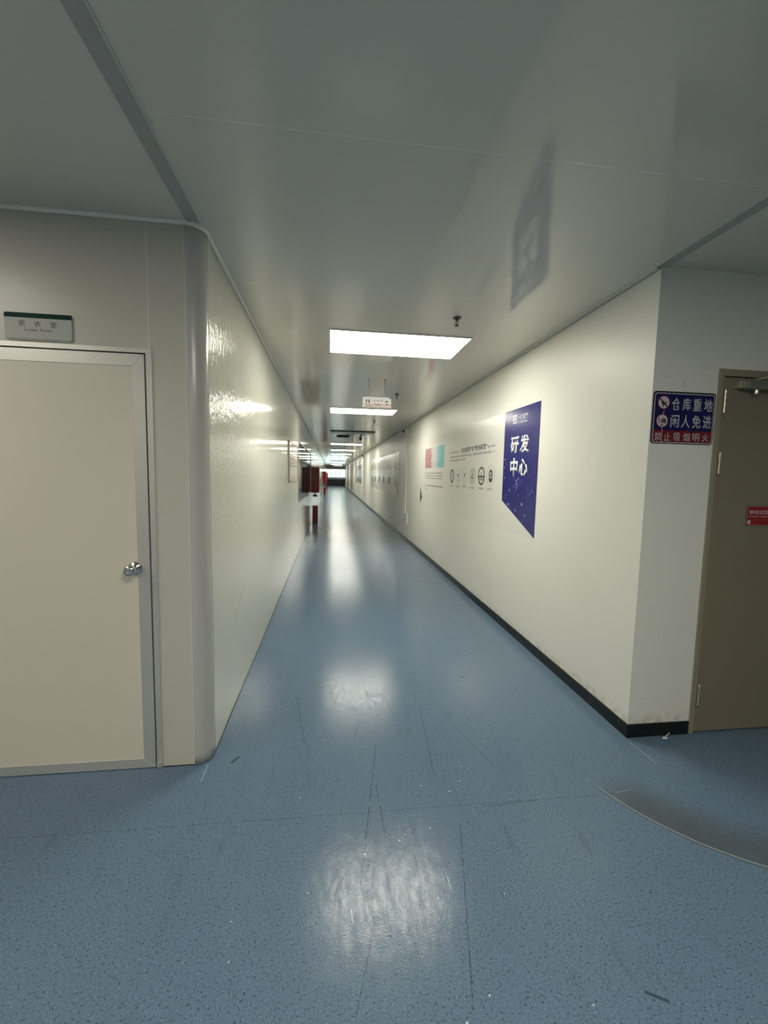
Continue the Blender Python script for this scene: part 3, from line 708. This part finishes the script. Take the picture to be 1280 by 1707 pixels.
# second wall graphic, deeper in the corridor
B = (XR, 14.4, 1.55)
mu2 = thing('wall_mural', 'second wall graphic down the corridor, grey slanted panel and row of dark pictures', 'wall graphic', B, 'wall graphics on the right wall')
bm = bmesh.new(); rect(bm, 10.69, 18.1, 0.985, 2.115, 0.0, 0.0015, RW); link('white_sheet', bm, M['sheet2'], mu2, B)
bm = bmesh.new(); prism(bm, [(11.47, 2.115), (10.67, 2.12), (10.67, 0.975), (11.45, 1.265)], 0.0015, 0.004, RW); gp = link('grey_panel', bm, M['grey'], mu2, B)
bm = merge([text(None, c, u0, u1, v0, v1, RW, 0.004, bold=.02) for c, u0, u1, v0, v1 in ()] or [bmesh.new()])
greek(bm, 11.3, 10.85, 1.80, .10, RW, .004, 50); greek(bm, 11.3, 10.85, 1.60, .10, RW, .004, 51); link('lettering', bm, M['white'], gp, B)
for u in (12.49, 13.83, 15.14, 16.54, 17.70):
    bm = bmesh.new(); rect(bm, u + .19, u - .19, 1.26, 1.455, .0015, .004, RW, 0); rect(bm, u + .1, u - .12, 1.31, 1.36, .004, .0044, RW, 1); rect(bm, u + .14, u - .05, 1.385, 1.42, .004, .0044, RW, 1); link('picture', bm, [M['textb'], M['greyl']], mu2, B)
    bm = bmesh.new()
    for k in range(6): greek(bm, u + .5, u - .5, 1.93 - k * .07, .035, RW, .0015, 60 + k + int(u))
    link('text_block', bm, M['inkl'], mu2, B)
B = (XR, 26.5, 1.55)
mu3 = thing('wall_mural', 'farthest wall graphic, narrow and grey-patterned, near the far end of the right wall', 'wall graphic', B, 'wall graphics on the right wall')
bm = bmesh.new(); rect(bm, 24.0, 29.1, 1.01, 2.12, 0.0, 0.002, RW); link('grey_sheet', bm, M['greyl'], mu3, B)
bm = bmesh.new(); rect(bm, 24.0, 24.7, 1.01, 2.12, 0.002, 0.004, RW)
for k in range(5): rect(bm, 25.2 + k * .8, 25.7 + k * .8, 1.2, 1.4, .002, .004, RW); rect(bm, 25.1 + k * .8, 25.8 + k * .8, 1.6, 1.63, .002, .004, RW); rect(bm, 25.1 + k * .8, 25.8 + k * .8, 1.75, 1.78, .002, .004, RW)
link('dark_print', bm, M['grey'], mu3, B)

# ------------------------------------------------------------------ signs
# changing-room sign
B = (-1.307, YF, 2.132); u0, u1, v0, v1 = -1.447, -1.167, 2.072, 2.191
sg = thing('room_sign', 'small grey acrylic locker-room sign with a dark green top band above the left door', 'sign', B)
bm = prism(bmesh.new(), rrect(u0, u1, v0, v1, .016), 0.0, 0.005, FW); link('backing', bm, M['signedge'], sg, B)
bm = prism(bmesh.new(), rrect(u0 + .002, u1 - .003, v0 + .007, v1 - .022, .012, (0, 1, 0, 0)), 0.005, 0.007, FW); link('face', bm, M['signgrey'], sg, B)
bm = prism(bmesh.new(), rrect(u0 + .001, u1 - .002, v1 - .022, v1 - .001, .0095, (0, 0, 0, 1)), 0.005, 0.0075, FW); link('top_band', bm, M['signgreen'], sg, B)
bm = merge([text(None, '更', -1.388, -1.362, 2.132, 2.156, FW, .007), text(None, '衣', -1.324, -1.297, 2.131, 2.156, FW, .007), text(None, '室', -1.259, -1.232, 2.131, 2.156, FW, .007),
            text(None, 'Locker  Room', -1.365, -1.252, 2.112, 2.123, FW, .007)])
link('lettering', bm, M['textb'], sg, B)

# warehouse sign
B = (1.927, YF, 1.85); u0, u1, v0, v1 = 1.740, 2.119, 1.706, 1.989
W, H = u1 - u0, v1 - v0
U = lambda a: u0 + a * W
V = lambda b: v1 - b * H
ws = thing('warehouse_sign', 'blue and red warning sign in white characters on the wall beside the metal door', 'sign', B)
link('plate', prism(bmesh.new(), rrect(u0, u1, v0, v1, .018), 0.0, 0.004, FW), M['wnavy'], ws, B)
link('white_border', prism(bmesh.new(), rrect(U(.018), U(.985), V(.985), V(.03), .016), 0.004, 0.0046, FW), M['wtext'], ws, B)
link('blue_field', prism(bmesh.new(), rrect(U(.03), U(.972), V(.745), V(.048), .013, (0, 0, 1, 1)), 0.0046, 0.0052, FW), M['wblue'], ws, B)
link('red_field', prism(bmesh.new(), rrect(U(.03), U(.972), V(.968), V(.745), .013, (1, 1, 0, 0)), 0.0046, 0.0052, FW), M['wred'], ws, B)
bms = []
def rowtext(chars, a0, a1, b0, b1, cw, bold=.016):
    n = len(chars)
    for i, c in enumerate(chars):
        cx = a0 + (a1 - a0 - cw) * i / (n - 1); bms.append(text(None, c, U(cx), U(cx + cw), V(b1), V(b0), FW, .0052, bold=bold))
rowtext('仓库重地', .292, .955, .115, .355, .140); rowtext('闲人免进', .292, .955, .435, .685, .140); rowtext('禁止吸烟明火', .052, .935, .785, .945, .112, .006)
link('lettering', merge(bms), M['wtext'], ws, B)
for k, (a, b) in enumerate(((.165, .215), (.158, .565))):
    bm = prism(bmesh.new(), disc(U(a), V(b), .0325, 30), .0052, .0058, FW, 0); ring(bm, U(a), V(b), .036, .0385, .0052, .0057, FW, mi=1)
    cx, cz = U(a), V(b)
    if k == 0:
        prism(bm, [(cx - .028, cz + .018), (cx - .022, cz + .022), (cx + .024, cz - .018), (cx + .019, cz - .024)], .0058, .0062, FW, 2)
        prism(bm, [(cx - .012, cz + .004), (cx - .002, cz + .008), (cx + .006, cz - .006), (cx - .003, cz - .024), (cx - .008, cz - .022), (cx - .005, cz - .008), (cx - .016, cz - .004)], .0058, .0064, FW, 2)
        prism(bm, [(cx + .002, cz - .002), (cx + .020, cz + .006), (cx + .022, cz + .003), (cx + .006, cz - .008)], .0058, .0064, FW, 2)
    else:
        prism(bm, rrect(cx - .008, cx + .010, cz - .012, cz + .012, .006), .0058, .0062, FW, 2); prism(bm, [(cx + .002, cz + .022), (cx + .024, cz + .006), (cx + .020, cz - .016), (cx + .012, cz - .01), (cx + .014, cz + .006)], .0058, .0064, FW, 2)
        rect(bm, cx - .022, cx - .018, cz - .014, cz + .016, .0058, .0062, FW, 2); rect(bm, cx - .006, cx + .006, cz - .028, cz - .018, .0058, .0062, FW, 2)
    link('pictogram', bm, [M['wpale'], M['wred'], M['wnavy']], ws, B)
bm = bmesh.new(); pts = [(.175, .36), (.16, .47), (.152, .58), (.162, .72), (.166, .82), (.160, 1.0)]
for (a, b), (c, d) in zip(pts, pts[1:]): prism(bm, [(U(a) - .0012, V(b)), (U(a) + .0022, V(b)), (U(c) + .0022, V(d)), (U(c) - .0012, V(d))], .0064, .0068, FW)
link('peeled_strip', bm, M['wtext'], ws, B)

# red sign on the fire door
yl = YF - 0.004; FD = FY(yl)
B = (2.49, yl, 1.31)
rs = thing('fire_door_sign', 'small dark red sign in pale characters stuck on the brown metal door', 'sign', B)
link('plate', prism(bmesh.new(), rrect(2.380, 2.610, 1.249, 1.371, .010), 0.0, 0.0015, FD), M['black'], rs, B)
link('border_line', prism(bmesh.new(), rrect(2.384, 2.606, 1.253, 1.367, .008), 0.0015, 0.0018, FD), M['rtext'], rs, B)
link('red_face', prism(bmesh.new(), rrect(2.3865, 2.6035, 1.2555, 1.3645, .007), 0.0018, 0.0024, FD), M['rsign'], rs, B)
bm = merge([text(None, '常闭式防火门', 2.398, 2.593, 1.318, 1.342, FD, .0024, bold=.02), text(None, 'NORMALLY CLOSED FIRE DOOR', 2.396, 2.593, 1.303, 1.310, FD, .0024, bold=.01)])
rect(bm, 2.391, 2.409, 1.263, 1.284, .0024, .003, FD)
link('lettering', bm, M['rtext'], rs, B)

# hanging toilet sign
y = 5.06; F5 = FY(y); B = (0.535, y, ZC)
hs = thing('hanging_sign', 'white toilet sign hanging from two thin rods below the ceiling', 'sign', B)
for x in (0.437, 0.630):
    rd = link('rod', lathe(bmesh.new(), [(0.0035, 2.42), (0.0035, ZC)], (x, y + .006, 0), 'Z', 10), M['steel'], hs, B)
    link('rod_cap', lathe(bmesh.new(), [(0.010, ZC - .012), (0.010, ZC - .0005)], (x, y + .006, 0), 'Z', 12), M['steel'], rd, B)
link('sign_board', prism(bmesh.new(), [(0.364, 2.303), (0.706, 2.303), (0.706, 2.412), (0.680, 2.412), (0.680, 2.428), (0.392, 2.428), (0.392, 2.420), (0.364, 2.420)], -.012, 0.0, F5), M['offwhite'], hs, B)
link('upper_panel', prism(bmesh.new(), [(0.364, 2.356), (0.706, 2.352), (0.706, 2.412), (0.680, 2.412), (0.680, 2.427), (0.392, 2.427), (0.392, 2.420), (0.364, 2.420)], 0.0, 0.002, F5), M['white'], hs, B)
link('lower_panel', prism(bmesh.new(), [(0.380, 2.303), (0.704, 2.303), (0.704, 2.352), (0.380, 2.356)], 0.0, 0.002, F5), M['pink'], hs, B)
bm = merge([text(None, '卫生间', 0.480, 0.606, 2.370, 2.396, F5, .002), text(None, 'Toilet', 0.505, 0.580, 2.330, 2.347, F5, .002, bold=.02)])
for x in (.410, .442):    # man and woman pictograms
    prism(bm, disc(x, 2.398, .005, 12), .002, .0026, F5); prism(bm, [(x - .009, 2.390), (x + .009, 2.390), (x + .006 if x < .42 else x + .011, 2.362), (x + .003, 2.362), (x + .003, 2.340), (x - .003, 2.340), (x - .003, 2.362), (x - .006 if x < .42 else x - .011, 2.362)], .002, .0026, F5)
prism(bm, [(.632, 2.376), (.650, 2.392), (.650, 2.382), (.672, 2.382), (.672, 2.370), (.650, 2.370), (.650, 2.360)], .002, .0026, F5); rect(bm, .640, .672, 2.340, 2.350, .002, .0026, F5)
rect(bm, .395, .470, 2.326, 2.330, .002, .0026, F5); rect(bm, .395, .60, 2.311, 2.314, .002, .0026, F5)
link('lettering', bm, M['ink'], hs, B)

# notice board on the left wall
B = (XL, 6.87, 1.67)
nbd = thing('notice_board', 'pinkish framed notice board with glossy cover on the left wall before the window', 'notice board', B)
bm = bmesh.new()
for a in ((6.12, 7.63, 1.372, 1.385), (6.12, 7.63, 1.955, 1.968), (6.12, 6.14, 1.372, 1.968), (7.61, 7.63, 1.372, 1.968)): rect(bm, *a, 0.0, 0.018, LW)
link('board_frame', bm, M['bframe'], nbd, B)
bm = rect(bmesh.new(), 6.14, 7.61, 1.385, 1.955, 0.0, 0.010, LW); link('board_face', bm, M['board'], nbd, B)
bm = bmesh.new()
for k in range(7): greek(bm, 6.3, 7.4, 1.86 - k * .04, .02, LW, .010, 90 + k)
link('text_block', bm, M['inkl'], nbd, B)

# ------------------------------------------------------------------ fire cabinets along the left wall
def fire_hose_cabinet(y0, z0, z1, label):
    B = (XL, y0, z0); dp = 0.238
    t = thing('fire_hose_cabinet', label, 'fire cabinet', B, 'fire hose cabinets on the left wall')
    link('body', BX(XL + .001, XL + dp, y0, y0 + .65, z0, z1, bevel=.004), M['red'], t, B)
    dr = link('cabinet_door', BX(XL + dp, XL + dp + .012, y0 + .01, y0 + .64, z0 + .01, z1 - .01, bevel=.002), M['redd'], t, B)
    link('door_pane', BX(XL + dp + .012, XL + dp + .014, y0 + .07, y0 + .58, z0 + .32, z1 - .06), M['greyl'], dr, B)
    link('door_handle', BX(XL + dp + .012, XL + dp + .026, y0 + .05, y0 + .062, z0 + .16, z0 + .26), M['chrome'], dr, B)
    bm = lathe(bmesh.new(), [(.032, z0 - .13), (.032, z0 - .09), (.020, z0 - .08), (.020, z0)], (XL + .115, y0 + .12, 0), 'Z', 16)
    lathe(bm, [(.026, -.06), (.026, .05), (.034, .05), (.034, .075)], (XL + .115, y0 + .12, z0 - .095), 'X', 14)
    link('valve', bm, M['black'], t, B)
    return t
def extinguisher_box(y0, label, h=0.52):
    B = (XL + .13, y0 + .25, 0)
    t = thing('extinguisher_box', label, 'fire extinguisher box', B, 'extinguisher boxes on the floor by the left wall')
    link('body', BX(XL + .048, XL + .212, y0, y0 + .5, .02, h, bevel=.004), M['red'], t, B)
    link('lid', BX(XL + .042, XL + .218, y0 - .006, y0 + .506, h, h + .014, bevel=.003), M['redd'], t, B)
    link('foot', BX(XL + .038, XL + .222, y0 - .01, y0 + .51, .0, .02), M['black'], t, B)
    return t
fire_hose_cabinet(12.85, .935, 1.70, 'nearest shade-darkened red fire hose cabinet mounted on the left wall past the window')
extinguisher_box(12.9, 'nearest shade-darkened red box standing on the floor under the first cabinet')
fire_hose_cabinet(31.0, .875, 1.69, 'second bright red fire hose cabinet further down the left wall')
extinguisher_box(31.1, 'red box standing on the floor under the second cabinet')
fire_hose_cabinet(48.2, .86, 1.67, 'farthest red fire hose cabinet at the end of the left wall')
extinguisher_box(48.3, 'farthest red box standing on the floor under the last cabinet', .70)

# ------------------------------------------------------------------ small ceiling and wall fittings
def sprinkler(x, y, label, s=1.0):
    B = (x, y, ZC)
    t = thing('sprinkler_head', label, 'sprinkler', B, 'sprinkler heads on the corridor ceiling')
    link('escutcheon', lathe(bmesh.new(), [(.030, .0005), (.030, .003), (.026, .009), (.012, .012)], (x, y, ZC), 'Z', 22, -1), M['brass'], t, B)
    bm = lathe(bmesh.new(), [(.009, .010), (.009, .022), (.006, .024)], (x, y, ZC), 'Z', 12, -1)
    for sx in (-1, 1): tube(bm, [(x + sx * .006, y, ZC - .022), (x + sx * .014, y, ZC - .032), (x + sx * .013, y, ZC - .044), (x, y, ZC - .056)], .0022, 8)
    link('frame_arms', bm, M['brass'], t, B)
    link('bulb', lathe(bmesh.new(), [(.001, .024), (.003, .028), (.003, .050), (.001, .054)], (x, y, ZC), 'Z', 10, -1), M['red'], t, B)
    link('deflector', lathe(bmesh.new(), [(.004, .056), (.017, .058), (.017, .060), (.004, .061)], (x, y, ZC), 'Z', 16, -1), M['brass'], t, B)
sprinkler(.885, 3.02, 'nearest black sprinkler head just before the first ceiling light')
sprinkler(.905, 5.92, 'second sprinkler head, right of the hanging toilet sign')
sprinkler(.893, 8.9, 'third sprinkler head, beyond the second ceiling light')
sprinkler(.893, 12.0, 'fourth sprinkler head, next to the round black ceiling dome')
# dome camera / speaker
B = (.885, 12.95, ZC)
t = thing('dome_camera', 'round black dome on the ceiling right of the vent', 'camera', B)
link('mount', lathe(bmesh.new(), [(.05, .0005), (.05, .02)], (.885, 12.95, ZC), 'Z', 24, -1), M['offwhite'], t, B)
link('dome', lathe(bmesh.new(), [(.045, .02), (.045, .04), (.038, .062), (.022, .078), (.004, .083)], (.885, 12.95, ZC), 'Z', 24, -1), M['black'], t, B, smooth=True)
# vent
B = (.34, 12.62, ZC)
t = thing('ceiling_vent', 'dark ceiling vent grille beyond the unlit panel', 'vent', B)
bm = bmesh.new()
for a in ((.15, .53, 12.46, 12.49), (.15, .53, 12.77, 12.80), (.15, .18, 12.49, 12.77), (.50, .53, 12.49, 12.77)): box(bm, *a, ZC - .03, ZC - .0003)
link('vent_frame', bm, M['dark'], t, B)
link('vent_backing', BX(.18, .50, 12.49, 12.77, ZC - .002, ZC - .0004), M['black'], t, B)
bm = bmesh.new()
for k in range(7): box(bm, .18, .50, 12.50 + k * .04, 12.512 + k * .04, ZC - .018, ZC - .002)
link('vent_slats', bm, M['dark'], t, B)
# conduits with wall camera and low exit sign
def conduit(y, zt, zb, label, cam_l, sign_l, sy):
    B = (XR, y, zb)
    o = link('conduit', lathe(bmesh.new(), [(.011, zb), (.011, ZC - .001)], (XR - .012, y, 0), 'Z', 12), M['white'], None, B); o['label'] = label; o['category'] = 'conduit'; o['group'] = 'white conduits on the right wall'
    for z in (1.0, 1.52, 2.1): link('clamp', BX(XR - .026, XR - .0005, y - .02, y + .02, z, z + .018), M['white'], o, B)
    b2 = (XR, y + .15, zt - .1)
    c = thing('security_camera', cam_l, 'camera', b2, 'small wall cameras at the top of the conduits')
    link('mount_box', BX(XR - .05, XR - .0005, y + .05, y + .19, zt - .12, zt + .02, bevel=.004), M['offwhite'], c, b2)
    bm = lathe(bmesh.new(), [(.030, 0), (.036, .01), (.036, .10), (.030, .11)], (XR - .095, y + .16, zt - .03), 'Y', 18, -1); tube(bm, [(XR - .05, y + .12, zt - .05), (XR - .095, y + .11, zt - .04)], .012)
    cb = link('camera_body', bm, M['offwhite'], c, b2)
    link('lens', lathe(bmesh.new(), [(.026, .0), (.026, .006), (.010, .009)], (XR - .095, y + .05, zt - .03), 'Y', 18, -1), M['black'], cb, b2)
    b3 = (XR, sy, .45)
    s = thing('exit_sign', sign_l, 'sign', b3, 'low exit signs on the right wall')
    pl = [(sy + .19, .40), (sy - .19, .40), (sy - .19, .60), (sy + .19, .60)]
    link('plate', rect(bmesh.new(), sy - .19, sy + .19, .42, .645, .0005, .022, RW), M['whiteplate'], s, b3)
    bm = bmesh.new()
    for a in ((.13, .03, .56, .60), (.13, .06, .47, .53), (-.02, -.07, .55, .61), (-.03, -.12, .49, .53)): rect(bm, sy + a[0], sy + a[1], a[2], a[3], .022, .023, RW)
    prism(bm, [(sy + .14, .455), (sy + .0, .455), (sy - .06, .44), (sy - .14, .432), (sy + .1, .43)], .022, .023, RW)
    link('pictogram', bm, M['green'], s, b3)
conduit(9.56, 2.54, .60, 'thin white vertical conduit between the first two wall graphics', 'small wall camera at the top of the nearer conduit', 'small white and green exit sign low on the wall below the nearer conduit', 9.52)
conduit(22.4, 2.54, .60, 'far white vertical conduit between the second and third wall graphics', 'small wall camera at the top of the far conduit', 'tiny exit sign low on the wall below the far conduit', 22.4)

# ------------------------------------------------------------------ dark reception counter at the far end
B = (.8, 56.2, 0)
t = thing('reception_counter', 'black counter with a pale strip standing at the far end of the corridor', 'counter', B)
bm = BX(-1.6, 3.4, 56.0, 56.6, 0, .82)
for x in (-1.0, .1, 1.2, 2.3): box(bm, x, x + .06, 55.97, 56.0, 0, .82)
link('counter_body', bm, M['counter'], t, B)
link('counter_strip', BX(-1.6, 3.4, 55.96, 56.6, .84, 1.0), M['cgrey'], t, B)
link('counter_top', BX(-1.65, 3.45, 55.9, 56.65, 1.02, 1.12), M['black'], t, B)

B = (1.955, 2.095, 0.0)
t = thing('paper_scrap', 'tiny torn white scrap on the floor against the black skirting by the metal door', 'scrap', B)
bm = bmesh.new(); FL = lambda u, v, d: (u, v, d)
prism(bm, [(1.930, 2.090), (1.960, 2.085), (1.975, 2.100), (1.950, 2.108)], 0.0003, 0.0012, FL); link('flat_piece', bm, M['white'], t, B)
bm = tube(bmesh.new(), [(1.955, 2.100, .002), (1.975, 2.106, .012), (1.993, 2.108, .022)], .0018, 6); link('torn_strip', bm, M['white'], t, B)
